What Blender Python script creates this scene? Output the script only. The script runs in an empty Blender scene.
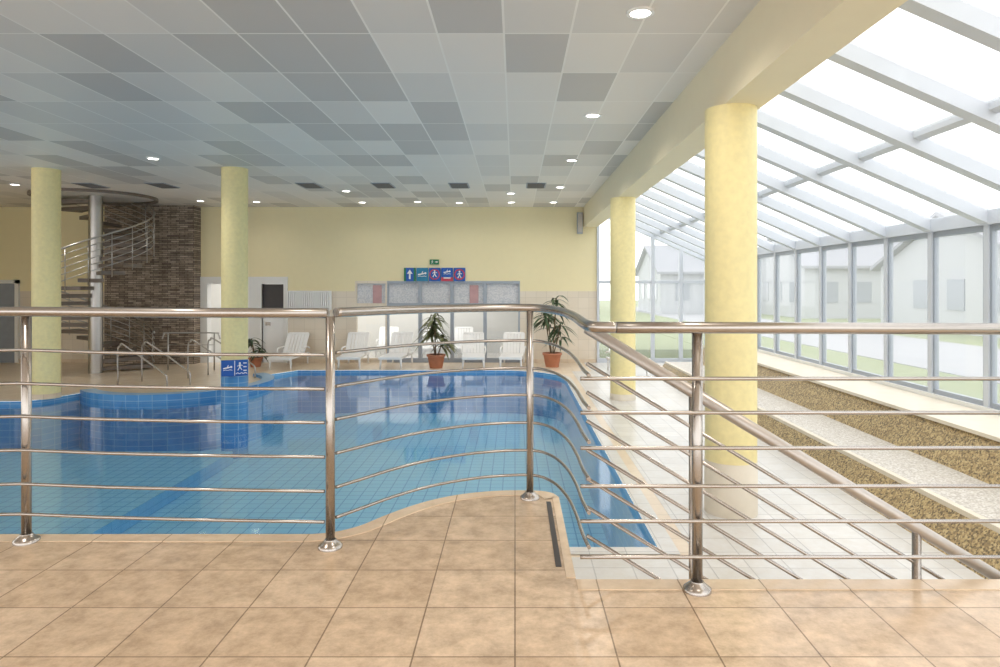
import bpy, math, random
from mathutils import Vector, Matrix
random.seed(7)
S=bpy.context.scene
COL=S.collection
try: S.view_settings.view_transform='Standard'
except Exception: pass

# ---------------------------------------------------------------- materials
def newmat(name):
    m=bpy.data.materials.new(name); m.use_nodes=True
    nt=m.node_tree; b=nt.nodes.get('Principled BSDF'); return m,nt,b
def rgb(r,g,b):
    f=lambda c:((c/255)/12.92 if c/255<=0.04045 else ((c/255+0.055)/1.055)**2.4)
    return (f(r),f(g),f(b),1)
def plain(name,c,rough=.5,metal=0,var=.06,scale=6,bump=0,emit=0):
    m,nt,b=newmat(name)
    n=nt.nodes.new('ShaderNodeTexNoise'); n.inputs['Scale'].default_value=scale; n.inputs['Detail'].default_value=5
    g=nt.nodes.new('ShaderNodeNewGeometry'); nt.links.new(g.outputs['Position'],n.inputs['Vector'])
    r=nt.nodes.new('ShaderNodeValToRGB')
    r.color_ramp.elements[0].position=.3; r.color_ramp.elements[1].position=.7
    r.color_ramp.elements[0].color=tuple(max(0,x*(1-var)) for x in c[:3])+(1,)
    r.color_ramp.elements[1].color=tuple(min(1,x*(1+var)) for x in c[:3])+(1,)
    nt.links.new(n.outputs['Fac'],r.inputs['Fac']); nt.links.new(r.outputs['Color'],b.inputs['Base Color'])
    b.inputs['Roughness'].default_value=rough; b.inputs['Metallic'].default_value=metal
    if bump:
        bp=nt.nodes.new('ShaderNodeBump'); bp.inputs['Strength'].default_value=bump; bp.inputs['Distance'].default_value=.01
        nt.links.new(n.outputs['Fac'],bp.inputs['Height']); nt.links.new(bp.outputs['Normal'],b.inputs['Normal'])
    if emit:
        b.inputs['Emission Color'].default_value=c; b.inputs['Emission Strength'].default_value=emit
    return m
def tiles(name,c1,c2,grout,w,h,mortar=.004,rough=.35,axis='XY',off=(0,0),mottle=.0,mscale=8,bump=.3,offset=0.0,spec=.5,step=None):
    m,nt,b=newmat(name); L=nt.links
    g=nt.nodes.new('ShaderNodeNewGeometry'); sx=nt.nodes.new('ShaderNodeSeparateXYZ'); cx=nt.nodes.new('ShaderNodeCombineXYZ')
    L.new(g.outputs['Position'],sx.inputs[0])
    L.new(sx.outputs[axis[0]],cx.inputs[0]); L.new(sx.outputs[axis[1]],cx.inputs[1])
    mp=nt.nodes.new('ShaderNodeMapping'); mp.inputs['Location'].default_value=(off[0],off[1],0)
    L.new(cx.outputs[0],mp.inputs['Vector'])
    br=nt.nodes.new('ShaderNodeTexBrick'); br.offset=offset; br.squash=1
    br.inputs['Scale'].default_value=1; br.inputs['Mortar Size'].default_value=mortar
    br.inputs['Mortar Smooth'].default_value=.1
    br.inputs['Brick Width'].default_value=w; br.inputs['Row Height'].default_value=h
    br.inputs['Color1'].default_value=c1; br.inputs['Color2'].default_value=c2; br.inputs['Mortar'].default_value=grout
    L.new(mp.outputs[0],br.inputs['Vector'])
    out=br.outputs['Color']
    if step:
        br.inputs['Color1'].default_value=(0,0,0,1); br.inputs['Color2'].default_value=(1,1,1,1); br.inputs['Mortar'].default_value=(0,0,0,1)
        r=nt.nodes.new('ShaderNodeValToRGB'); r.color_ramp.interpolation='CONSTANT'
        e=r.color_ramp.elements; e[0].position=0; e[0].color=c1; e[1].position=step[0]; e[1].color=step[1]; k=e.new(step[2]); k.color=c2
        L.new(br.outputs['Color'],r.inputs['Fac'])
        mx=nt.nodes.new('ShaderNodeMixRGB'); L.new(br.outputs['Fac'],mx.inputs['Fac']); L.new(r.outputs['Color'],mx.inputs['Color1']); mx.inputs['Color2'].default_value=grout
        out=mx.outputs['Color']
    if mottle:
        n=nt.nodes.new('ShaderNodeTexNoise'); n.inputs['Scale'].default_value=mscale; n.inputs['Detail'].default_value=10; n.inputs['Roughness'].default_value=.75
        L.new(g.outputs['Position'],n.inputs['Vector'])
        r=nt.nodes.new('ShaderNodeValToRGB'); r.color_ramp.elements[0].position=.36; r.color_ramp.elements[1].position=.64
        lo=1-mottle; r.color_ramp.elements[0].color=(lo,lo*.97,lo*.93,1); r.color_ramp.elements[1].color=(1,1,1,1)
        L.new(n.outputs['Fac'],r.inputs['Fac'])
        mx=nt.nodes.new('ShaderNodeMixRGB'); mx.blend_type='MULTIPLY'; mx.inputs['Fac'].default_value=1
        L.new(out,mx.inputs['Color1']); L.new(r.outputs['Color'],mx.inputs['Color2']); out=mx.outputs['Color']
    L.new(out,b.inputs['Base Color']); b.inputs['Roughness'].default_value=rough
    b.inputs['Specular IOR Level'].default_value=spec
    if bump:
        bp=nt.nodes.new('ShaderNodeBump'); bp.inputs['Strength'].default_value=bump; bp.inputs['Distance'].default_value=.003; bp.invert=True
        L.new(br.outputs['Fac'],bp.inputs['Height']); L.new(bp.outputs['Normal'],b.inputs['Normal'])
    return m
def pebbles(name,cols,scale=28,rough=.5,bump=.5):
    m,nt,b=newmat(name); L=nt.links
    g=nt.nodes.new('ShaderNodeNewGeometry')
    v=nt.nodes.new('ShaderNodeTexVoronoi'); v.inputs['Scale'].default_value=scale; L.new(g.outputs['Position'],v.inputs['Vector'])
    s=nt.nodes.new('ShaderNodeSeparateColor'); L.new(v.outputs['Color'],s.inputs[0])
    r=nt.nodes.new('ShaderNodeValToRGB'); r.color_ramp.interpolation='CONSTANT'
    e=r.color_ramp.elements; e[0].color=cols[0]; e[0].position=0; e[1].color=cols[-1]; e[1].position=(len(cols)-1)/len(cols)
    for i in range(1,len(cols)-1):
        k=e.new(i/len(cols)); k.color=cols[i]
    L.new(s.outputs[0],r.inputs['Fac']); L.new(r.outputs['Color'],b.inputs['Base Color'])
    bp=nt.nodes.new('ShaderNodeBump'); bp.inputs['Strength'].default_value=bump; bp.inputs['Distance'].default_value=.006; bp.invert=True
    L.new(v.outputs['Distance'],bp.inputs['Height']); L.new(bp.outputs['Normal'],b.inputs['Normal'])
    b.inputs['Roughness'].default_value=rough
    return m
def clear(name,tint,f0=.03,f1=.9,power=5,rough=.02,bump=0,bscale=2,haze=0):
    m,nt,b=newmat(name); L=nt.links; nt.nodes.remove(b)
    o=[n for n in nt.nodes if n.type=='OUTPUT_MATERIAL'][0]
    t=nt.nodes.new('ShaderNodeBsdfTransparent'); t.inputs['Color'].default_value=tint
    base=t.outputs[0]
    if haze:
        tr=nt.nodes.new('ShaderNodeBsdfTranslucent'); tr.inputs['Color'].default_value=(.95,.97,1,1)
        hm=nt.nodes.new('ShaderNodeMixShader'); hm.inputs[0].default_value=haze
        L.new(t.outputs[0],hm.inputs[1]); L.new(tr.outputs[0],hm.inputs[2]); base=hm.outputs[0]
    gl=nt.nodes.new('ShaderNodeBsdfGlossy'); gl.inputs['Roughness'].default_value=rough; gl.inputs['Color'].default_value=(1,1,1,1)
    lw=nt.nodes.new('ShaderNodeLayerWeight'); lw.inputs['Blend'].default_value=.5
    pw=nt.nodes.new('ShaderNodeMath'); pw.operation='POWER'; pw.inputs[1].default_value=power; L.new(lw.outputs['Facing'],pw.inputs[0])
    ma=nt.nodes.new('ShaderNodeMath'); ma.operation='MULTIPLY_ADD'; ma.inputs[1].default_value=f1; ma.inputs[2].default_value=f0; L.new(pw.outputs[0],ma.inputs[0])
    mx=nt.nodes.new('ShaderNodeMixShader'); L.new(ma.outputs[0],mx.inputs[0]); L.new(base,mx.inputs[1]); L.new(gl.outputs[0],mx.inputs[2])
    L.new(mx.outputs[0],o.inputs['Surface'])
    if bump:
        g=nt.nodes.new('ShaderNodeNewGeometry')
        n=nt.nodes.new('ShaderNodeTexNoise'); n.inputs['Scale'].default_value=bscale; n.inputs['Detail'].default_value=2
        L.new(g.outputs['Position'],n.inputs['Vector'])
        bp=nt.nodes.new('ShaderNodeBump'); bp.inputs['Strength'].default_value=bump; bp.inputs['Distance'].default_value=.02
        L.new(n.outputs['Fac'],bp.inputs['Height']); L.new(bp.outputs['Normal'],gl.inputs['Normal'])
    return m

M={}
M['floor']=tiles('platform_tiles',rgb(236,211,182),rgb(222,195,164),rgb(158,136,112),.332,.332,.003,.22,off=(0,.16),mottle=.38,mscale=9)
M['nosing']=tiles('nosing_tiles',rgb(240,218,190),rgb(230,206,178),rgb(176,154,130),.332,10,.003,.25,mottle=.15)
M['deck']=tiles('deck_tiles',rgb(232,216,194),rgb(224,206,182),rgb(202,184,162),.3,.3,.004,.3,mottle=.08)
M['whitedeck']=tiles('white_deck_tiles',rgb(222,221,219),rgb(213,212,210),rgb(186,185,184),.3,.3,.005,.3,mottle=.08)
M['ceiling']=tiles('ceiling_panels',rgb(244,238,232),rgb(208,203,199),rgb(254,250,245),.6,1.1,.010,.42,off=(.1,.6),bump=.2,step=(.45,rgb(231,226,221),.74))
M['yellow']=plain('yellow_wall_paint',rgb(242,230,188),.6,var=.01)
M['yellowcol']=plain('sponged_yellow_paint',rgb(242,228,170),.5,var=.05,scale=16,bump=.1)
M['cream']=plain('cream_beam_paint',rgb(240,229,198),.6,var=.01)
M['wains']=tiles('wainscot_tiles',rgb(232,221,204),rgb(226,214,196),rgb(208,197,180),.3,.3,.004,.3,axis='XZ')
M['white']=plain('white_plastic',rgb(246,246,246),.35,var=.005)
M['whitepaint']=plain('white_paint',rgb(236,236,234),.6,var=.01)
M['alu']=plain('pale_grey_aluminium',rgb(204,210,219),.4,.0,var=.02)
M['aludark']=plain('grey_aluminium',rgb(162,170,182),.4,.1,var=.02)
M['steel']=plain('brushed_steel',rgb(180,174,168),.26,1,var=.03,scale=40)
M['steelsoft']=plain('soft_brushed_steel',rgb(196,190,184),.42,.85,var=.03,scale=40)
M['steeldk']=plain('satin_steel',rgb(186,184,182),.3,1,var=.04,scale=40)
M['stone']=tiles('ledge_stone',rgb(202,186,168),rgb(132,118,108),rgb(76,66,60),.24,.052,.006,.8,axis='XZ',mottle=.45,mscale=6,bump=1,offset=.37)
M['dark']=plain('dark_metal',rgb(72,68,68),.5,var=.05)
M['ventdk']=plain('vent_slats',rgb(104,102,104),.5,var=.05)
M['tread']=plain('steel_grey_tread',rgb(120,110,102),.45,.2,var=.1)
M['pooltile']=tiles('pool_tiles',rgb(176,222,247),rgb(168,217,245),rgb(104,168,216),.2,.2,.009,.3)
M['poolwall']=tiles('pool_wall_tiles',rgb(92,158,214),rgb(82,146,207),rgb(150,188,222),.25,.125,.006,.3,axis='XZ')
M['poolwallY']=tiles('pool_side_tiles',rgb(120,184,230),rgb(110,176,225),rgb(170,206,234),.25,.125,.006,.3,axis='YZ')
M['stepside']=tiles('pool_step_tiles',rgb(132,190,230),rgb(124,184,226),rgb(100,166,214),.2,.15,.006,.3,axis='YZ')
M['water']=clear('pool_water',(.78,.93,.98,1),.03,.62,4.2,.07,.14,1.6)
M['glass']=clear('window_glass',(.97,.985,.99,1),.03,.5,5,.0)
M['hazy']=clear('hazed_window_glass',(.95,.97,.98,1),.03,.35,5,.0,haze=.2)  # translucent white mixed in imitates the bright washed-out view; no real weathering
M['frost']=pebbles('frosted_mosaic_glass',[rgb(208,209,214),rgb(216,217,220),rgb(198,201,208),rgb(222,222,226)],34,bump=.1)
M['pebdark']=pebbles('brown_pebble_mosaic',[rgb(138,120,90),rgb(174,150,108),rgb(198,178,134),rgb(154,132,94),rgb(186,164,120),rgb(106,92,70)],62,bump=.15)
M['peblight']=pebbles('pale_pebble_mosaic',[rgb(212,206,196),rgb(200,193,183),rgb(222,218,212),rgb(186,178,168)],62,bump=.1)
M['sill']=plain('cream_stone_ledge',rgb(226,217,200),.5,var=.04)
M['terra']=plain('terracotta',rgb(190,126,96),.7,var=.1)
M['soil']=plain('soil',rgb(60,46,36),.9,var=.3)
M['leaf']=plain('green_leaf',rgb(66,88,58),.45,var=.35,scale=9)
M['leafy']=plain('olive_leaf',rgb(108,114,76),.45,var=.35,scale=9)
M['bark']=plain('stem_bark',rgb(110,90,66),.8,var=.2)
M['signblue']=plain('sign_blue',rgb(28,92,180),.4,var=.02)
M['signteal']=plain('sign_teal',rgb(30,128,170),.4,var=.02)
M['signred']=plain('sign_red',rgb(196,60,80),.4,var=.02)
M['signgreen']=plain('sign_green',rgb(20,120,80),.4,var=.02)
M['lamp']=plain('lamp_glow',(1,.96,.9,1),.5,var=0,emit=10)
M['grass']=plain('lawn',rgb(134,144,108),.9,var=.12,scale=3)
M['road']=plain('asphalt_path',rgb(160,162,168),.9,var=.03)
M['render']=plain('house_render',rgb(180,184,190),.9,var=.02)
M['roof']=plain('roof_tiles',rgb(150,153,162),.9,var=.05)
M['darkglass']=plain('dark_window_glass',rgb(148,155,166),.2,var=.05)
M['pink']=plain('pink_board',rgb(198,158,160),.6,var=.08)

# ---------------------------------------------------------------- mesh builder
class MB:
    def __init__(s): s.v=[]; s.f=[]; s.m=[]; s.sm=[]; s.mats=[]; s.T=Matrix.Identity(4)
    def mi(s,mat):
        if mat not in s.mats: s.mats.append(mat)
        return s.mats.index(mat)
    def add(s,vs,fs,mat,smooth=False):
        b=len(s.v); s.v+= [tuple(s.T@Vector(v)) for v in vs]
        k=s.mi(mat)
        for f in fs: s.f.append([b+i for i in f]); s.m.append(k); s.sm.append(smooth)
    def box(s,a,b,mat,rot=None,piv=None):
        x0,y0,z0=[min(a[i],b[i]) for i in range(3)]; x1,y1,z1=[max(a[i],b[i]) for i in range(3)]
        vs=[Vector(p) for p in [(x0,y0,z0),(x1,y0,z0),(x1,y1,z0),(x0,y1,z0),(x0,y0,z1),(x1,y0,z1),(x1,y1,z1),(x0,y1,z1)]]
        if rot:
            pv=Vector(piv if piv else (0,0,0)); vs=[rot@(v-pv)+pv for v in vs]
        s.add(vs,[(0,3,2,1),(4,5,6,7),(0,1,5,4),(1,2,6,5),(2,3,7,6),(3,0,4,7)],mat)
    def tube(s,pts,r,mat,n=12,caps=True,flat=None):
        pts=[Vector(p) for p in pts]; rings=[]; prev=None
        for i,p in enumerate(pts):
            if i==0: t=pts[1]-p
            elif i==len(pts)-1: t=p-pts[i-1]
            else: t=(pts[i+1]-p).normalized()+(p-pts[i-1]).normalized()
            t.normalize()
            if prev is None:
                up=Vector((0,0,1)) if abs(t.z)<.95 else Vector((1,0,0))
                a=t.cross(up).normalized()
            else: a=(prev-t*prev.dot(t)).normalized()
            prev=a; b=t.cross(a)
            rr=r if not hasattr(r,'__len__') else r[i]
            ry=rr*(flat if flat else 1)
            rings.append([p+a*math.cos(2*math.pi*k/n)*rr+b*math.sin(2*math.pi*k/n)*ry for k in range(n)])
        vs=[v for R in rings for v in R]; fs=[]
        for i in range(len(rings)-1):
            for k in range(n):
                fs.append((i*n+k,i*n+(k+1)%n,(i+1)*n+(k+1)%n,(i+1)*n+k))
        base=len(s.v)
        s.add(vs,fs,mat,True)
        if caps:
            k=s.mi(mat)
            s.f.append([base+i for i in range(n)][::-1]); s.m.append(k); s.sm.append(False)
            q=base+(len(rings)-1)*n
            s.f.append([q+i for i in range(n)]); s.m.append(k); s.sm.append(False)
    def lathe(s,c,prof,mat,n=24,smooth=True):
        vs=[];fs=[]
        for r,z in prof:
            for k in range(n):
                a=2*math.pi*k/n; vs.append((c[0]+r*math.cos(a),c[1]+r*math.sin(a),c[2]+z))
        for i in range(len(prof)-1):
            for k in range(n): fs.append((i*n+k,i*n+(k+1)%n,(i+1)*n+(k+1)%n,(i+1)*n+k))
        s.add(vs,fs,mat,smooth)
        s.add(vs[:n],[tuple(range(n))[::-1]],mat); s.add(vs[-n:],[tuple(range(n))],mat)
    def prism(s,poly,z0,z1,mat,side=None):
        n=len(poly); vs=[(x,y,z0) for x,y in poly]+[(x,y,z1) for x,y in poly]
        s.add(vs,[tuple(range(n))[::-1],tuple(range(n,2*n))],mat)
        s.add(vs,[(i,(i+1)%n,n+(i+1)%n,n+i) for i in range(n)],side or mat)
    def prismY(s,poly,y0,y1,mat):  # poly in XZ
        n=len(poly); vs=[(x,y0,z) for x,z in poly]+[(x,y1,z) for x,z in poly]
        s.add(vs,[tuple(range(n)),tuple(range(n,2*n))[::-1]],mat)
        s.add(vs,[(i,n+i,n+(i+1)%n,(i+1)%n) for i in range(n)],mat)
    def obj(s,name,parent=None,loc=(0,0,0)):
        me=bpy.data.meshes.new(name); me.from_pydata(s.v,[],s.f)
        for m in s.mats: me.materials.append(m)
        for p,k,sm in zip(me.polygons,s.m,s.sm): p.material_index=k; p.use_smooth=sm
        me.update(); o=bpy.data.objects.new(name,me); COL.objects.link(o); o.location=loc
        if parent: o.parent=parent
        return o
def thing(name,label,cat,loc=(0,0,0),rz=0,group=None):
    e=bpy.data.objects.new(name,None); e.empty_display_size=.2; COL.objects.link(e)
    e.location=loc; e.rotation_euler=(0,0,rz); e['label']=label; e['category']=cat
    if group: e['group']=group
    return e
def struct(o,label=None,cat=None):
    o['kind']='structure'
    if label: o['label']=label
    o['category']=cat or o.name.split('_')[0].split('.')[0]
    return o
def copy_thing(src,loc,rz=None,label=None,scale=None):
    n=src.copy(); COL.objects.link(n); n.location=loc
    if rz is not None: n.rotation_euler=(0,0,rz)
    if label: n['label']=label
    if scale: n.scale=scale
    def rec(a,b):
        for c in list(a.children):
            d=c.copy(); COL.objects.link(d); d.parent=b; rec(c,d)
    rec(src,n)
    return n
def crom(pts,k=6):
    P=[Vector(p) for p in pts]; P=[P[0]*2-P[1]]+P+[P[-1]*2-P[-2]]; out=[]
    for i in range(1,len(P)-2):
        for j in range(k):
            t=j/k; a,b,c,d=P[i-1],P[i],P[i+1],P[i+2]
            out.append(.5*((2*b)+(c-a)*t+(2*a-5*b+4*c-d)*t*t+(3*b-a-3*c+d)*t**3))
    out.append(P[-2]); return out

DZ=-.95; WZ=-1.02; CZ=3.48; BY=19.0
# ---------------------------------------------------------------- platform floor
edge=[(-.98,3.23),(-.88,3.26),(-.78,3.34),(-.69,3.48),(-.58,3.63),(-.44,3.77),(-.27,3.87),(-.08,3.92),(.12,3.92),(.21,3.88),(.25,3.80)]
edge=[tuple(p)[:2] for p in crom([(x,y,0) for x,y in edge],4)]
poly=[(-15,-4),(5.45,-4),(5.45,2.73),(.25,2.73)]+edge[::-1]+[(-15,3.23)]
b=MB(); b.prism(poly,-.22,0,M['floor'],M['nosing']); struct(b.obj('floor'),'beige mottled ceramic tile floor of the raised platform')
def strip(path,w,z0,z1,mat,name):
    b=MB(); n=len(path); L=[]
    for i,p in enumerate(path):
        q0=Vector(path[max(0,i-1)]); q1=Vector(path[min(n-1,i+1)]); t=(q1-q0).normalized(); nn=Vector((t.y,-t.x))
        L.append((Vector(p),Vector(p)+nn*w))
    for i in range(n-1):
        a,a2=L[i]; c,c2=L[i+1]
        b.add([(a.x,a.y,z1),(a2.x,a2.y,z1),(c2.x,c2.y,z1),(c.x,c.y,z1),(a.x,a.y,z0),(a2.x,a2.y,z0),(c2.x,c2.y,z0),(c.x,c.y,z0)],
              [(0,1,2,3),(4,7,6,5),(0,3,7,4),(1,5,6,2)],mat)
    return b.obj(name)
struct(strip([(-15,3.23)]+edge,.09,.0,.004,M['nosing'],'trim_1'),'pale tile nosing along the platform edge')
b=MB(); b.box((.175,2.86,0),(.200,3.72,.004),M['dark']); struct(b.obj('trim_2'),'dark anti-slip strip set in the tiles')
b=MB(); b.box((.25,2.64,0),(5.4,2.73,.004),M['nosing']); b.box((.212,2.75,0),(.25,3.80,.004),M['nosing']); struct(b.obj('trim_3'),'pale tile nosing along the platform edge')
b=MB(); b.box((-15,1.9,-1.6),(5.4,2.1,-.22),M['whitepaint']); struct(b.obj('wall_front'),'white wall below the platform')

# ---------------------------------------------------------------- pool and deck
def arc(cx,cy,r,a0,a1,n=10): return [(cx+r*math.cos(math.radians(a0+(a1-a0)*i/n)),cy+r*math.sin(math.radians(a0+(a1-a0)*i/n))) for i in range(n+1)]
BC=(-7.35,14.75); BR=1.9; PY=5.5
bay=arc(BC[0],BC[1],BR,50,-140,22)
pool=[(1.18,PY)]+arc(-.42,15.6,1.6,0,90)+[(-5.6,17.2)]+bay+[(-9.05,12.75),(-9.3,12.55)]+[(-12,12.5),(-12,PY)]
import bmesh
def ring_fill(outer,inner,z,mat,name):
    bm=bmesh.new(); es=[]
    for lp in (outer,inner):
        vs=[bm.verts.new((x,y,z)) for x,y in lp]
        es+=[bm.edges.new((vs[i],vs[(i+1)%len(vs)])) for i in range(len(vs))]
    bmesh.ops.triangle_fill(bm,edges=es,use_beauty=True)
    bmesh.ops.recalc_face_normals(bm,faces=bm.faces)
    if sum(f.normal.z for f in bm.faces)<0: bmesh.ops.reverse_faces(bm,faces=bm.faces)
    me=bpy.data.meshes.new(name); bm.to_mesh(me); bm.free(); me.materials.append(mat)
    o=bpy.data.objects.new(name,me); COL.objects.link(o); return o
def offset(poly,d):
    n=len(poly); out=[]
    for i in range(n):
        p0=Vector(poly[i-1]);p=Vector(poly[i]);p1=Vector(poly[(i+1)%n])
        a=(p-p0).normalized(); c=(p1-p).normalized(); n1=Vector((a.y,-a.x)); n2=Vector((c.y,-c.x))
        m=(n1+n2); m=m/max(.4,m.length_squared)*2; out.append(tuple(p+m*d))
    return out
pout=offset(pool,.15)
o=ring_fill([(-15,2.1),(1.95,2.1),(1.95,19),(-15,19)],pool,DZ,M['deck'],'floor.001'); struct(o,'beige tiled pool deck')
b=MB(); b.box((1.95,2.1,DZ-.1),(5.45,19,DZ),M['whitedeck']); struct(b.obj('floor.002'),'white tiled floor beside the glazed wall')
b=MB(); b.box((1.45,2.2,DZ),(1.95,17,DZ+.003),M['whitedeck']); b.box((-3,2.2,DZ),(1.45,PY-.2,DZ+.003),M['whitedeck']); struct(b.obj('floor.004'),'white tiled strip beside the pool')
pl=thing('swimming_pool','large blue-tiled indoor swimming pool with rounded corner','pool',(0,0,DZ))
b=MB(); PD=-2.05-DZ
n=len(pool)
vs=[(x,y,PD) for x,y in pool]+[(x,y,0-.003) for x,y in pool]
for i in range(n):
    j=(i+1)%n
    dx=abs(pool[j][0]-pool[i][0]); dy=abs(pool[j][1]-pool[i][1])
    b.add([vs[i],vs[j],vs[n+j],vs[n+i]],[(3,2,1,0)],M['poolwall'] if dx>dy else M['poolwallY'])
b.add([(-12,PY,PD),(1.18,PY,PD),(1.18,17.2,PD),(-12,17.2,PD)],[(0,1,2,3)],M['pooltile'])
b.obj('basin',pl)
b=MB(); b.add([(x,y,WZ-DZ) for x,y in pool],[tuple(range(n))],M['water']); b.obj('water',pl)
b=MB()
for i in range(n):
    j=(i+1)%n
    if 12<=i<=34 : continue
    a,c=pool[i],pool[j]; a2,c2=pout[i],pout[j]
    b.add([(a[0],a[1],.006),(a2[0],a2[1],.006),(c2[0],c2[1],.006),(c[0],c[1],.006)],[(0,1,2,3)],M['whitedeck'])
b.obj('coping',pl)
b=MB(); b.prism([(-11.9,PY+.05),(-5.2,PY+.05),(-5.2,12.3),(-11.9,12.3)],PD,PD+.22,M['pooltile'],M['stepside']); b.obj('shallow_floor',pl)
k0=arc(BC[0],BC[1],BR+.015,50,-140,22); n=len(k0); kin=arc(BC[0],BC[1],BR-.25,50,-140,22)
zt=.07; vs=[]; b=MB()
for i in range(n): vs+=[(k0[i][0],k0[i][1],-.15),(k0[i][0],k0[i][1],zt),(kin[i][0],kin[i][1],zt),(kin[i][0],kin[i][1],-.0)]
fs=[(0,1,2,3),(4*n-4,4*n-1,4*n-2,4*n-3)]
for i in range(n-1):
    a=4*i; c=a+4; fs+=[(a,c,c+1,a+1),(a+1,c+1,c+2,a+2),(a+2,c+2,c+3,a+3)]
b.add(vs,fs,M['poolwall']); b.obj('kerb',pl)

# ---------------------------------------------------------------- ceiling, beam, walls
b=MB(); b.box((-15,-4,CZ),(1.95,19,CZ+.2),M['ceiling']); struct(b.obj('ceiling'),'suspended grey ceiling panels')
b=MB(); b.box((1.95,-4,2.9),(2.33,19,3.68),M['cream']); struct(b.obj('trim_4'),'cream painted concrete beam along the glazing','beam')
def bx(px): return (px-515)*BY/667
def bz(py): return 1.2-(py-287)*BY/667
WAINZ=1.08
b=MB()
def wallpiece(x0,x1,z0,z1):
    if z1>WAINZ and z0<WAINZ:
        b.box((x0,BY,z0),(x1,BY+.2,WAINZ),M['wains']); b.box((x0,BY,WAINZ),(x1,BY+.2,z1),M['yellow'])
    else: b.box((x0,BY,z0),(x1,BY+.2,z1),M['yellow'] if z0>=WAINZ else M['wains'])
T=bz(281)
wallpiece(-15,bx(207),DZ,CZ); wallpiece(bx(207),bx(285),T,CZ)
wallpiece(bx(285),bx(355),DZ,CZ); wallpiece(bx(355),bx(520),T,CZ); wallpiece(bx(520),2.33,DZ,CZ)
b.box((bx(250),BY,DZ),(bx(262),BY+.2,T),M['wains'])
struct(b.obj('wall_back'),'yellow painted wall with beige tiled lower part')
b=MB(); b.box((-15.2,12,-1.6),(-15,19.2,CZ),M['yellow']); b.box((-15.2,-4,-1.6),(-15,12,.3),M['yellow']); b.box((-15.2,-4,3.1),(-15,12,CZ),M['yellow'])  # openings out of view, added so sky light reaches ceiling and pool
for k in range(9): b.box((-15.2,-4+2*k-.08,.3),(-15,-4+2*k+.08,3.1),M['whitepaint'])
struct(b.obj('wall_left'),'yellow painted side wall with unseen openings added to let in sky light')
b=MB(); b.box((-10,21.8,DZ),(1,22,2.0),M['whitepaint']); b.box((-10,19.2,2.0),(1,22,2.1),M['whitepaint']); b.box((-10.1,19.2,DZ),(-10,22,2.1),M['whitepaint']); b.box((1,19.2,DZ),(1.1,22,2.1),M['whitepaint'])
struct(b.obj('wall_corridor'),'white corridor behind the glazed partition')
b=MB(); b.box((-10,19.0,DZ-.1),(1,22,DZ),M['whitedeck']); struct(b.obj('floor.003'),'white corridor floor')
b=MB()
for x0,x1 in ((bx(201),bx(208)),(bx(249),bx(262)),(bx(284),bx(288))): b.box((x0,BY-.05,DZ),(x1,BY+.2,T+.12),M['whitepaint'])
for x0,x1 in ((bx(208),bx(249)),(bx(262),bx(284))): b.box((x0,BY-.05,T-.08),(x1,BY+.2,T+.12),M['whitepaint'])
b.box((bx(208),BY+.08,.45),(bx(249),BY+.12,.56),M['whitepaint'])
struct(b.obj('door_1'),'white framed open doorway')
b=MB(); b.box((bx(262.2),BY+.05,DZ),(bx(283.8),BY+.1,.4),M['white']); b.box((bx(262.2),BY+.05,.4),(bx(283.8),BY+.1,T-.09),M['dark']); b.box((bx(265),BY+.03,.1),(bx(270),BY+.06,.2),M['steel'])
struct(b.obj('door_2'),'dark and white door')
xs=[355,387,420,452,485,520]; zt=bz(305)
for i in range(5):
    x0,x1=bx(xs[i]),bx(xs[i+1]); b=MB(); w=.05
    fm=M['wains' if i==0 else 'aludark']
    for a,c in ((x0,x0+w),(x1-w,x1)): b.box((a,BY,DZ),(c,BY+.14,T),fm)
    for a,c in ((DZ,DZ+.12),(zt-.05,zt+.05),(T-.07,T)): b.box((x0+w,BY,a),(x1-w,BY+.14,c),fm)
    b.box((x0+w,BY+.06,zt),(x1-w,BY+.08,T-.06),M['frost'])
    if i in(0,3): b.box((x0+.5,BY+.04,zt+.05),(x0+.75,BY+.06,T-.12),M['pink'])
    y=BY+.07; b.add([(x0+w,y,DZ+.1),(x1-w,y,DZ+.1),(x1-w,y,zt-.04),(x0+w,y,zt-.04)],[(0,1,2,3)],M['glass'])
    struct(b.obj('window_%d'%(i+1)),'glazed partition bay with mottled upper pane')
r=thing('wall_radiator','white ribbed radiator mounted on the tiled wall','radiator',(bx(310),BY-.08,bz(310)))
b=MB(); b.box((-.63,0,0),(.63,.03,.55),M['white']); b.obj('back_panel',r)
b=MB()
for i in range(21): x=-.6+i*.06; b.box((x-.02,-.05,.02),(x+.02,0,.53),M['white'])
b.obj('ribs',r)
for x in(-.5,.5):
    b=MB(); b.box((x-.03,.03,.1),(x+.03,.08,.45),M['white']); b.obj('bracket',r)
b=MB(); b.box((-11.45,18.6,DZ),(-8.95,BY,CZ),M['stone']); struct(b.obj('wall_stone'),'grey-brown stacked ledge stone accent wall')
b=MB(); b.box((-15,18.95,DZ),(bx(201),19,DZ+.1),M['deck']); b.box((bx(288),18.95,DZ),(bx(355),19,DZ+.1),M['deck']); b.box((bx(520),18.95,DZ),(2.3,19,DZ+.1),M['deck']); struct(b.obj('baseboard_back'))
b=MB(); b.box((-14.9,BY-.06,DZ),(-14.2,BY,1.3),M['darkglass']); b.box((-14.2,BY-.08,DZ),(-14.1,BY,1.4),M['whitepaint']); b.box((-14.95,BY-.08,1.3),(-14.1,BY,1.4),M['whitepaint'])
struct(b.obj('door_3'),'glass door in white frame')

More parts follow.
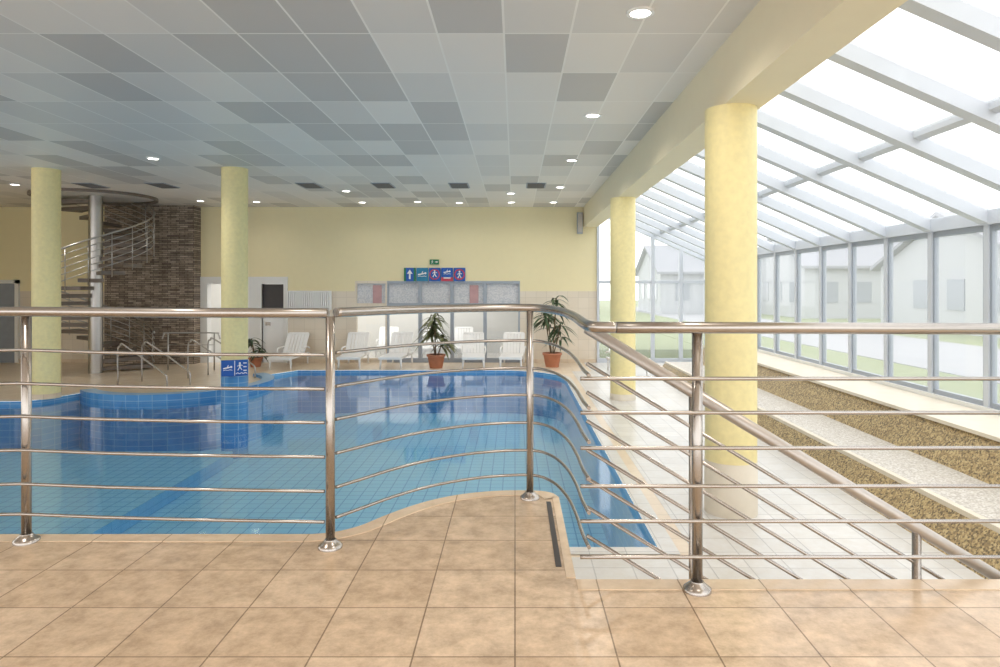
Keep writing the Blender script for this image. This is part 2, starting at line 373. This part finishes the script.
# ---------------------------------------------------------------- columns
def column(x,y,top,z0=DZ,lab='round column with sponged yellow paint',tileh=0,tm=None):
    e=thing('column',lab,'column',(x,y,z0),group='round yellow columns'); h=top-z0
    b=MB(); b.lathe((0,0,0),[(.24,tileh),(.24,h)],M['yellowcol'],48); b.obj('shaft',e)
    if tileh:
        b=MB(); b.lathe((0,0,0),[(.245,0),(.245,tileh),(.24,tileh)],tm,48); b.obj('base',e)
    return e
lb='round yellow column under the cream beam with pale base'
column(2.07,6.4,2.9,tileh=.5,tm=M['sill'],lab=lb)
column(2.07,12.8,2.9,tileh=.12,tm=M['sill'],lab=lb)
column(-5.4,12.85,CZ,z0=-2.05,tileh=1.85,tm=M['poolwall'],lab='round yellow column standing in the pool on blue tiles')
column(-9.1,12.95,CZ,lab='round yellow column on the deck by the pool kerb',tileh=.1,tm=M['deck'])

# signs ---------------------------------------------------------------
def disc(b,x,z,r,mat,y=0,n=16):
    b.add([(x+r*math.cos(2*math.pi*k/n),y,z+r*math.sin(2*math.pi*k/n)) for k in range(n)],[tuple(range(n))],mat)
def pol(b,pts,mat,y=0): b.add([(x,y,z) for x,z in pts],[tuple(range(len(pts)))],mat)
def line(b,p,q,w,mat,y=0):
    p=Vector(p);q=Vector(q);t=(q-p).normalized();n=Vector((-t.y,t.x))*w/2
    pol(b,[tuple(p-n),tuple(q-n),tuple(q+n),tuple(p+n)],mat,y)
def swimmer(b,x,z,s,m,y):
    disc(b,x+.3*s,z+.12*s,.1*s,m,y); line(b,(x-.4*s,z-.02*s),(x+.2*s,z+.1*s),.12*s,m,y); line(b,(x-.05*s,z+.05*s),(x+.05*s,z+.3*s),.08*s,m,y)
    for k in range(4): line(b,(x-.4*s+k*.2*s,z-.2*s+(k%2)*.06*s),(x-.2*s+k*.2*s,z-.2*s+((k+1)%2)*.06*s),.05*s,m,y)
def man(b,x,z,s,m,y):
    disc(b,x,z+.3*s,.09*s,m,y); line(b,(x,z+.2*s),(x,z-.05*s),.14*s,m,y)
    line(b,(x,z-.05*s),(x-.18*s,z-.38*s),.08*s,m,y); line(b,(x,z-.05*s),(x+.18*s,z-.35*s),.08*s,m,y)
    line(b,(x,z+.17*s),(x+.25*s,z+.05*s),.06*s,m,y); line(b,(x,z+.17*s),(x-.22*s,z),.06*s,m,y)
def ringm(b,x,z,r,w,m,y,n=24):
    for k in range(n):
        a0=2*math.pi*k/n;a1=2*math.pi*(k+1)/n
        pol(b,[(x+r*math.cos(a0),z+r*math.sin(a0)),(x+r*math.cos(a1),z+r*math.sin(a1)),(x+(r-w)*math.cos(a1),z+(r-w)*math.sin(a1)),(x+(r-w)*math.cos(a0),z+(r-w)*math.sin(a0))],m,y)
cols=['signblue','signteal','signblue','signblue','signblue']
labs=['blue and green sign with white upward arrow','teal sign with white swimmer pictogram','blue sign, white running figure in red ring','blue and red sign with white bather','blue sign, white figure in thick red ring']
for i in range(5):
    e=thing('pictogram_sign',labs[i],'sign',(bx(410+12.4*i),BY-.04,bz(274.5)),group='pictogram signs above the window')
    b=MB(); b.box((-.165,0,-.19),(.165,.04,.19),M[cols[i]])
    if i==3: b.box((-.165,-.002,-.19),(.165,0,-.08),M['signred'])
    if i==0: b.box((-.165,-.002,-.19),(-.11,0,.19),M['signgreen']); b.box((.11,-.002,-.19),(.165,0,.19),M['signgreen'])
    b.obj('panel',e); b=MB(); w=M['white']; y=-.006
    if i==0: line(b,(0,-.13),(0,.03),.05,w,y); pol(b,[(-.08,.02),(.08,.02),(0,.14)],w,y)
    elif i==1: swimmer(b,0,0,.3,w,y)
    elif i==2: man(b,0,.03,.28,w,y); ringm(b,0,0,.15,.03,M['signred'],y-.002)
    elif i==3: swimmer(b,0,.06,.25,w,y); line(b,(-.1,-.1),(.1,-.1),.03,w,y)
    else: man(b,0,0,.28,w,y); ringm(b,0,0,.155,.035,M['signred'],y-.002)
    b.obj('pictogram',e)
e=thing('exit_sign','small green emergency exit sign with running figure','sign',(bx(434.5),BY-.04,bz(262)))
b=MB(); b.box((-.13,0,-.07),(.13,.04,.07),M['signgreen']); b.obj('panel',e)
b=MB(); man(b,-.06,0,.13,M['white'],-.003); b.obj('pictogram',e)
b=MB(); pol(b,[(.02,-.01),(.06,-.01),(.06,-.03),(.11,0),(.06,.03),(.06,.01),(.02,.01)],M['white'],-.003); b.obj('arrow',e)
e=thing('pool_sign','blue sign with white swimmer pictograms on the column','sign',(-5.4+.29*.386,12.85-.29*.922,-.33),rz=math.radians(22.7))
b=MB(); b.box((-.23,0,-.15),(.23,.045,.15),M['signblue']); b.obj('panel',e)
b=MB(); w=M['white']
line(b,(0,-.14),(0,.14),.012,w,-.003); swimmer(b,-.12,.0,.2,w,-.003)
man(b,.09,.03,.2,w,-.003)
for k in range(3): line(b,(.15,.09-k*.07),(.21,.09-k*.07),.02,w,-.003)
for k in range(6): line(b,(.02+k*.033,-.11+(k%2)*.02),(.053+k*.033,-.11+((k+1)%2)*.02),.012,w,-.003)
b.obj('pictogram',e)
e=thing('wall_speaker','grey loudspeaker on the yellow wall corner','speaker',(bx(579.5),BY-.16,bz(234)))
b=MB(); b.box((-.075,0,0),(.075,.14,.6),M['aludark']); b.obj('cabinet',e)
b=MB(); b.box((-.06,-.01,.04),(.06,0,.56),M['steeldk']); b.obj('grille',e)
b=MB(); b.box((-.03,.14,.2),(.03,.16,.4),M['dark']); b.obj('bracket',e)

# ---------------------------------------------------------------- downlights and vents
lights=[(1.04,5.53),(1.03,8.84),(1.02,11.97),(1.03,15.2),(-6.4,11.8),(-4.0,15.8),(-11.1,14.8),(-.1,16.2),(-8.3,17.6),(-6.9,17.8),(-4.1,17.9),(-2.6,17.8),(-1.5,18.0),(-.1,17.9),(1.03,17.9),(1.04,2.2),(-6.4,5.5),(-2.6,2.2)]
base=None
for i,(x,y) in enumerate(lights):
    if base is None:
        e=thing('downlight','round recessed ceiling downlight, lit','lamp',(x,y,CZ),group='recessed ceiling downlights')
        b=MB(); n=32; vs=[]
        for k in range(n):
            a=2*math.pi*k/n; c,s_=math.cos(a),math.sin(a); vs+=[(.085*c,.085*s_,-.015),(.115*c,.115*s_,-.015),(.115*c,.115*s_,0),(.085*c,.085*s_,0)]
        fs=[]
        for k in range(n):
            q=4*k; j=4*((k+1)%n); fs+=[(q+1,j+1,j+2,q+2),(q+3,j+3,j,q),(q,j,j+1,q+1)]
        b.add(vs,fs,M['white']); b.obj('trim_ring',e)
        b=MB(); b.lathe((0,0,0),[(.085,-.008),(.085,-.001)],M['lamp'],32); b.obj('bulb',e); base=e
    else: copy_thing(base,(x,y,CZ))
    ld=bpy.data.lights.new('downlight_beam','SPOT'); ld.energy=90 if y<17 else 25; ld.spot_size=math.radians(150); ld.spot_blend=1; ld.color=(1,.93,.84); ld.shadow_soft_size=.1
    lo=bpy.data.objects.new('downlight_beam',ld); COL.objects.link(lo); lo.location=(x,y,CZ-.05)
base=None
for x in (-9.5,-7.9,-4.6,-2.95,-1.25,.47):
    if base is None:
        e=thing('ceiling_vent','dark slotted square air vent in ceiling','vent',(x,14.95,CZ),group='ceiling air vents')
        b=MB(); b.box((-.22,-.36,-.012),(.22,.36,0),M['aludark']); b.obj('frame',e)
        b=MB()
        for k in range(8): yy=-.315+k*.09; b.box((-.19,yy-.028,-.02),(.19,yy+.028,-.012),M['ventdk'])
        b.obj('grille',e); base=e
    else: copy_thing(base,(x,14.95,CZ))

# ---------------------------------------------------------------- conservatory
XW=5.5; ZE=2.07; ZB=-.25; X0=2.33; Z0=3.46; SL=(Z0-ZE)/(XW-X0)
ys=[7.72+1.05*k for k in range(-7,11)]+[19.0]
wn=6; tn=5
def rz_(x): return Z0-SL*(x-X0)
for i,y in enumerate(ys):
    b=MB(); b.prismY([(X0,rz_(X0)-.17),(XW,rz_(XW)-.17),(XW,rz_(XW)),(X0,rz_(X0))],y-.07,y+.07,M['alu'])
    struct(b.obj('trim_%d'%tn),'pale grey sloping roof rafter','rafter'); tn+=1
    b=MB(); b.box((XW-.05,y-.04,ZB),(XW+.05,y+.04,ZE-.15),M['alu']); struct(b.obj('trim_%d'%tn),'pale grey upright glazing mullion','mullion'); tn+=1
for i in range(len(ys)-1):
    y0,y1=ys[i]+.07,ys[i+1]-.07
    b=MB(); 
    for a,c in ((y0-.03,y0+.005),(y1-.005,y1+.03)): b.box((XW-.03,a,ZB+.08),(XW+.03,c,ZE-.15),M['aludark'])
    for a,c in ((ZB+.05,ZB+.12),(ZE-.22,ZE-.15)): b.box((XW-.03,y0,a),(XW+.03,y1,c),M['aludark'])
    b.add([(XW,y0,ZB+.1),(XW,y1,ZB+.1),(XW,y1,ZE-.2),(XW,y0,ZE-.2)],[(0,1,2,3)],M['hazy'])
    struct(b.obj('window_%d'%wn),'tall clear window pane in grey frame'); wn+=1
    b=MB(); z=-.03
    b.add([(X0,y0,rz_(X0)+z),(XW,y0,rz_(XW)+z),(XW,y1,rz_(XW)+z),(X0,y1,rz_(X0)+z)],[(0,1,2,3)],M['hazy'])
    q=3.94; b.prismY([(q,rz_(q)-.08),(q+.07,rz_(q+.07)-.08),(q+.07,rz_(q+.07)),(q,rz_(q))],y0,y1,M['alu'])
    struct(b.obj('window_%d'%wn),'sloping roof light pane with cross bar'); wn+=1
b=MB(); b.box((XW-.08,.3,ZE-.15),(XW+.08,19,ZE+.02),M['alu']); struct(b.obj('trim_%d'%tn),'grey eaves beam','beam'); tn+=1
b=MB(); b.box((XW-.07,.3,-1.2),(XW+.07,19,ZB+.06),M['whitepaint']); struct(b.obj('wall_right'),'low white wall under the glazing')
gx=[2.33,3.1,3.9,4.7,5.43]
for i in range(4):
    b=MB(); x0,x1=gx[i],gx[i+1]
    zt0,zt1=rz_(x0)-.14,rz_(x1)-.14
    b.prismY([(x0,DZ),(x0+.07,DZ),(x0+.07,zt0-.03),(x0,zt0)],18.94,19.05,M['alu'])
    b.prismY([(x1-.03,DZ),(x1,DZ),(x1,zt1),(x1-.03,zt1)],18.94,19.05,M['alu'])
    b.box((x0+.07,18.96,DZ),(x1-.03,19.04,DZ+.12),M['alu']); b.box((x0+.07,18.96,1.3),(x1-.03,19.04,1.38),M['alu'])
    b.add([(x0+.07,19,DZ+.1),(x1-.03,19,DZ+.1),(x1-.03,19,zt1),(x0+.07,19,zt0)],[(0,1,2,3)],M['hazy'])
    struct(b.obj('window_%d'%wn),'clear glazed gable bay'); wn+=1
tr=thing('pebble_terrace','stepped terrace with brown and pale pebble mosaic','terrace',(4.4,0,DZ))
prof=[(3.46,DZ),(3.70,-.65),(4.42,-.65),(4.66,-.28),(5.42,-.28),(5.42,DZ)]
prof=[(x-4.4,z-DZ) for x,z in prof]
b=MB(); b.prismY(prof,3.0,16.4,M['pebdark']); b.obj('bank',tr)
b=MB(); b.box((3.70-4.4,3.0,.3),(.03,16.4,.31),M['peblight']); b.obj('ledge',tr)
b=MB(); b.box((4.62-4.4,3.0,.67),(5.42-4.4,16.4,.71),M['sill']); b.obj('sill',tr)
b=MB(); b.box((3.68-4.4,3.0,.27),(3.74-4.4,16.4,.318),M['sill']); b.obj('edge_strip',tr)

# outside
b=MB(); b.box((5.6,-12,-.8),(60,90,-.6),M['grass']); b.box((-15,22.3,-1.2),(5.6,90,-.61),M['grass']); b.box((2.4,19.3,-1.2),(5.6,22.3,-.61),M['grass']); struct(b.obj('ground'),'lawn outside')
b=MB(); b.box((9,-12,-.6),(14,60,-.585),M['road']); struct(b.obj('ground.001'),'pale asphalt path outside')
def house(x0,x1,y0,y1,ze,zr,lab):
    e=thing('house',lab,'house',(x0,y0,-.6)); ze+=.6; zr+=.6; w,d=x1-x0,y1-y0
    b=MB(); b.box((0,0,0),(w,d,ze),M['render']); b.add([(0,0,ze),(0,d,ze),(0,d/2,zr)],[(0,2,1)],M['render']); b.add([(w,0,ze),(w,d,ze),(w,d/2,zr)],[(0,1,2)],M['render']); b.obj('walls',e)
    b=MB()
    for (ya,yb) in ((-.4,d/2),(d+.4,d/2)):
        za=ze-.15; vs=[(-.3,ya,za),(w+.3,ya,za),(w+.3,yb,zr+.05),(-.3,yb,zr+.05)]
        vs+= [(x,y,z+.15) for x,y,z in vs]
        b.add(vs,[(0,1,2,3),(4,5,6,7),(0,1,5,4),(1,2,6,5),(3,0,4,7)],M['roof'])
    b.obj('roof',e)
    for xx in [1+1.9*j for j in range(int((w-1)/1.9))]:
        b=MB(); b.box((xx,-.04,.9),(xx+.9,0,2.1),M['darkglass']); b.obj('house_window',e)
    for yy in [1+2.2*j for j in range(int((d-1)/2.2))]:
        b=MB(); b.box((-.04,yy,.9),(0,yy+1,2.1),M['darkglass']); b.obj('house_window',e)
    return e
house(17,25,22,31,2.1,4.0,'white rendered house with grey roof')
house(16.5,25,38,46,2.4,4.6,'white house with grey tiled roof beyond the lawn')
house(9.6,13,44,52,2.2,4.0,'small pale house with grey roof')

# ---------------------------------------------------------------- railings
ZL=[.896,.74,.587,.43,.273,.133]; ZR=[.842,.709,.571,.422,.285,.145]
def post(e,x,y,z0,top,r=.021,fl=True,name='post'):
    b=MB(); b.tube([(x,y,z0),(x,y,top)],r,M['steel'],16); p=b.obj(name,e)
    if fl:
        b=MB(); b.lathe((x,y,z0),[(.055,0),(.055,.012),(.045,.02),(.028,.034),(.026,.04)],M['steel'],24); b.obj('base_flange',p)
    return p
def bar(e,pts,r=.008,name='bar',tip=False):
    b=MB(); b.tube(pts,r,M['steel'],8); return b.obj(name,e)
e=thing('railing','straight stainless steel railing with horizontal bars','railing',(0,0,0))
b=MB(); b.tube([(-5.2,3.12,1.085),(-2.3,3.12,1.085),(-1.6,3.115,1.08),(-.86,3.07,1.08)],.023,M['steel'],16); b.obj('handrail',e)
for x,y in ((-3.75,3.14),(-2.3,3.14),(-.85,3.07)): post(e,x,y,0,1.065)
for z in ZL: bar(e,[(-5.2,3.10,z+.005),(-3.75,3.10,z+.005),(-3,3.10,z-.004),(-2.3,3.10,z+.012),(-1.9,3.09,z),(-1.5,3.08,z-.007),(-.87,3.045,z-.006)])
cp=[(-.83,3.09),(-.74,3.22),(-.60,3.42),(-.42,3.60),(-.18,3.74),(.085,3.785),(.20,3.66),(.262,3.40),(.285,3.12),(.29,2.86),(.30,2.70)]
e=thing('railing','curved stainless steel railing bowing around the rounded landing','railing',(0,0,0))
N=len(cp)
def curve(za,zb,ext=()):
    pts=[]; L=[0]
    for i in range(6,N): L.append(L[-1]+math.dist(cp[i],cp[i-1]))
    for i,(x,y) in enumerate(cp):
        t=0 if i<5 else L[i-5]/L[-1]; pts.append((x,y,za+(zb-za)*t))
    return crom(pts+list(ext),6)
b=MB(); b.tube(curve(1.082,1.043,[(.325,2.642,1.041),(.40,2.627,1.04)]),.0225,M['steel'],16); b.obj('handrail',e)
post(e,.085,3.785,0,1.065,.02)
for a,c in zip(ZL,ZR): bar(e,curve(a,c))
e=thing('railing','straight stainless steel railing with horizontal bars','railing',(0,0,0))
b=MB(); b.tube([(.40,2.627,1.04),(.72,2.62,1.04),(3.6,2.62,1.03)],.023,M['steel'],16); b.obj('handrail',e)
post(e,.72,2.635,0,1.02,.021); post(e,2.17,2.635,0,1.02,.021)
for z in ZR: bar(e,[(.255,2.605,z),(.30,2.605,z),(.72,2.605,z),(3.6,2.605,z)])
e=thing('railing','sloping stainless steel handrail descending beside the platform edge','railing',(0,0,0))
SX=.30; SY=2.79; slope=.607
def slp(z0,xe): return [(SX,SY,z0),(xe,SY,z0-slope*(xe-SX))]
b=MB(); b.tube(slp(1.03,2.9),.025,M['steelsoft'],16); b.obj('handrail',e)
for k in range(7): bar(e,slp(.88-.12*k,2.9),.008)
for x in (.745,1.68,2.6): post(e,x,SY+.0,-.95,1.03-slope*(x-SX)-.01,.018)

def grab(x,y,rz,lab):
    e=thing('grab_rail',lab,'handrail',(x,y,DZ),rz,group='pool entry handrails')
    for s_ in (-.3,.3):
        b=MB(); b.tube(crom([(s_,0,0),(s_,0,.75),(s_,-.08,.86),(s_,-.2,.88),(s_,-1.1,.45),(s_,-1.4,.3),(s_,-1.45,.2),(s_,-1.45,0)],5),.018,M['steeldk'],10); b.obj('rail',e)
    return e
grab(-8.6,14.9,1.2,'pair of curved stainless steel pool entry rails')
grab(-7.6,16.0,1.2,'pair of curved stainless steel pool entry rails')
e=thing('grab_rail','low stainless steel barrier with curved ends','handrail',(-8.4,17.3,DZ))
for x in(-.6,0.6):
    b=MB(); b.tube([(x,0,0),(x,0,.95)],.018,M['steeldk'],10); b.obj('post',e)
for z in(.35,.65):
    b=MB(); b.tube([(-.6,0,z),(.6,0,z)],.010,M['steeldk'],8); b.obj('bar',e)
b=MB(); b.tube(crom([(-.75,0,.8),(-.7,0,.93),(-.6,0,.96),(.6,0,.96),(.7,0,.93),(.75,0,.8)],4),.018,M['steeldk'],10); b.obj('handrail',e)

# ---------------------------------------------------------------- spiral stair
cx,cy=-10.5,16.7; R=1.28
e=thing('spiral_staircase','spiral staircase with steel central pole and grey treads','staircase',(cx,cy,DZ))
b=MB(); b.lathe((0,0,0),[(.16,0),(.16,CZ-DZ)],M['steeldk'],32); b.obj('pole',e)
H=CZ-DZ; a0=math.radians(34); tot=8.8; NT=24
def hel(z,r): a=a0+tot*z/H; return (r*math.cos(a),r*math.sin(a),z)
for i in range(NT):
    z=H*(i+1)/NT-.05; a=a0+tot*i/NT; da=tot/NT*1.12; b=MB(); vs=[]
    if i==NT-1: z-=.04
    for rr,aa in ((.15,a),(R,a),(R,a+da),(.15,a+da)): vs.append((rr*math.cos(aa),rr*math.sin(aa)))
    b.prism(vs,z-.09,z,M['tread']); b.obj('tread',e)
for k,off in enumerate((.2,.35,.5,.65,.80,.95)):
    b=MB(); pts=[]
    for j in range(81):
        z=H*j/80; p=hel(z,R+.02); zz=min(p[2]+off,H-.02) ; pts.append((p[0],p[1],zz))
    cut=[p for p in pts if p[2]<H-.025]
    b.tube(cut,.022 if k==5 else .011,M['steeldk'],8); b.obj('handrail' if k==5 else 'rail_bar',e)
for i in range(0,NT-5):
    z=H*(i+1)/NT; p=hel(z-.1,R+.02); b=MB(); b.tube([(p[0],p[1],p[2]-.1),(p[0],p[1],p[2]+.95)],.012,M['steeldk'],8); b.obj('baluster',e)
b=MB(); n=48; vs=[]
for k in range(n):
    a=2*math.pi*k/n; c,s_=math.cos(a),math.sin(a)
    for rr,zz in ((R+.05,H-.07),(R+.11,H-.07),(R+.11,H-.002),(R+.05,H-.002)): vs.append((rr*c,rr*s_,zz))
fs=[]
for k in range(n):
    q=4*k; j=4*((k+1)%n)
    for u in range(4): w=(u+1)%4; fs.append((q+u,j+u,j+w,q+w))
b.add(vs,fs,M['tread']); b.obj('landing_ring',e)

# ---------------------------------------------------------------- loungers
e0=thing('sun_lounger','white plastic sun lounger with raised slatted backrest','lounger',(0,0,DZ),group='white loungers along the back wall')
b=MB()
for s_ in(-.31,.31): b.box((s_-.03,-1.3,.3),(s_+.03,.55,.37),M['white'])
b.box((-.31,-1.33,.3),(.31,-1.27,.37),M['white'])
for k in range(12): y=-1.22+k*.11; b.box((-.29,y,.34),(.29,y+.08,.365),M['white'])
b.obj('seat',e0)
b=MB(); rot=Matrix.Rotation(math.radians(50),3,'X'); pv=(0,.05,.36)
for s_ in(-.31,.31): b.box((s_-.03,.05,.35),(s_+.03,.82,.39),M['white'],rot,pv)
b.box((-.31,.78,.35),(.31,.85,.39),M['white'],rot,pv)
for k in range(6): x=-.25+k*.1; b.box((x-.043,.05,.355),(x+.043,.8,.38),M['white'],rot,pv)
b.obj('backrest',e0)
for x in(-.3,.3):
    for y in(-1.15,.45):
        b=MB(); b.tube([(x,y,.31),(x*1.05,y,0)],[.035,.025],M['white'],8); b.obj('leg',e0)
for x in(-.37,.37):
    b=MB(); b.tube(crom([(x,.45,.5),(x,.2,.56),(x,-.3,.55),(x,-.38,.48),(x*.9,-.38,.33)],4),.025,M['white'],8); b.obj('armrest',e0)
pos=[(-6.1,18.35,0),(-4.4,18.45,.06),(-3.2,18.45,-.05),(-1.15,18.45,.06),(-.05,18.45,-.06),(2.75,17.0,.15)]
e0.location=(pos[0][0],pos[0][1],DZ); e0.rotation_euler=(0,0,pos[0][2]); e0.scale=(.88,.88,.88)
for p in pos[1:]: copy_thing(e0,(p[0],p[1],DZ),p[2])
for x in (-4.0,-2.6,-1.6): copy_thing(e0,(x,21.0,DZ),.1,'white plastic sun lounger behind the glazed partition')

# ---------------------------------------------------------------- plants
def plant(x,y,h,nl,ll,pr,ph,mat,lab,stems=3,z=DZ):
    e=thing('potted_plant',lab,'plant',(x,y,z))
    b=MB(); b.lathe((0,0,0),[(pr*.7,0),(pr*.95,ph*.85),(pr*1.05,ph*.86),(pr*1.05,ph),(pr*.9,ph),(pr*.88,ph*.92)],M['terra'],28); b.obj('pot',e)
    b=MB(); b.lathe((0,0,0),[(pr*.86,ph*.9),(pr*.86,ph*.93)],M['soil'],20); b.obj('soil',e)
    tops=[]
    for k in range(stems):
        b=MB(); a=2*math.pi*k/stems+.4; tz=h*(.55+.35*k/max(1,stems-1)); q=(.12*h*math.cos(a),.12*h*math.sin(a),tz)
        b.tube(crom([(.04*math.cos(a),.04*math.sin(a),ph*.9),(.07*h*math.cos(a),.07*h*math.sin(a),tz*.6),q],4),.018,M['bark'],6); tops.append(q)
        b.obj('stem',e)
    b=MB()
    for q in tops:
        for i in range(nl):
            a=random.uniform(0,2*math.pi); l=ll*random.uniform(.7,1.15); el=random.uniform(.1,1.3); zq=q[2]-random.uniform(0,.35)*h*.6
            zq=max(zq,ph+.05)
            if y+math.sin(a)*l>18.75: a=-abs(a)
            d=Vector((math.cos(a),math.sin(a),0)); sd=Vector((-d.y,d.x,0)); w=random.uniform(.03,.05)
            vs=[]; n=6
            for j in range(n+1):
                t=j/n; p=Vector((q[0],q[1],zq))+d*(l*(t*math.cos(el)+.25*t*t))+Vector((0,0,l*(t*math.sin(el)-1.0*t*t)))
                ww=w*math.sin(math.pi*min(1,.12+t*.88))
                vs+=[tuple(p-sd*ww),tuple(p+Vector((0,0,-ww*.3))),tuple(p+sd*ww)]
            fs=[]
            for j in range(n): k=3*j; fs+=[(k,k+1,k+4,k+3),(k+1,k+2,k+5,k+4)]
            b.add(vs,fs,mat,True)
    b.obj('foliage',e)
    return e
plant(-2.1,17.75,1.5,44,.46,.24,.36,M['leafy'],'potted plant with drooping olive leaves in terracotta pot',3)
plant(1.0,17.95,2.05,26,.48,.25,.38,M['leaf'],'tall dark green potted palm in terracotta pot',4)
plant(-7.0,18.0,.85,26,.32,.18,.25,M['leaf'],'small leafy potted plant by the doorway',2)

# ---------------------------------------------------------------- lights
def area(loc,rot,sx,sy,e,col=(1,1,1)):
    ld=bpy.data.lights.new('area_lamp','AREA'); ld.shape='RECTANGLE'; ld.size=sx; ld.size_y=sy; ld.energy=e; ld.color=col
    o=bpy.data.objects.new('area_lamp',ld); COL.objects.link(o); o.location=loc; o.rotation_euler=rot; return o
area((-5,20.6,1.95),(0,0,0),9,1.5,130,(1,.98,.95))
W=bpy.data.worlds.new('overcast_sky'); S.world=W; W.use_nodes=True
bg=W.node_tree.nodes['Background']; bg.inputs[0].default_value=(1,.985,.965,1); bg.inputs[1].default_value=2.3
# ---------------------------------------------------------------- camera
cd=bpy.data.cameras.new('camera'); co=bpy.data.objects.new('camera',cd); COL.objects.link(co)
co.location=(0,0,1.2); co.rotation_euler=(math.radians(90),0,0); cd.sensor_width=36; cd.lens=24.01; cd.shift_x=-.015; cd.shift_y=-.0465
cd.clip_start=.05; cd.clip_end=300
S.camera=co
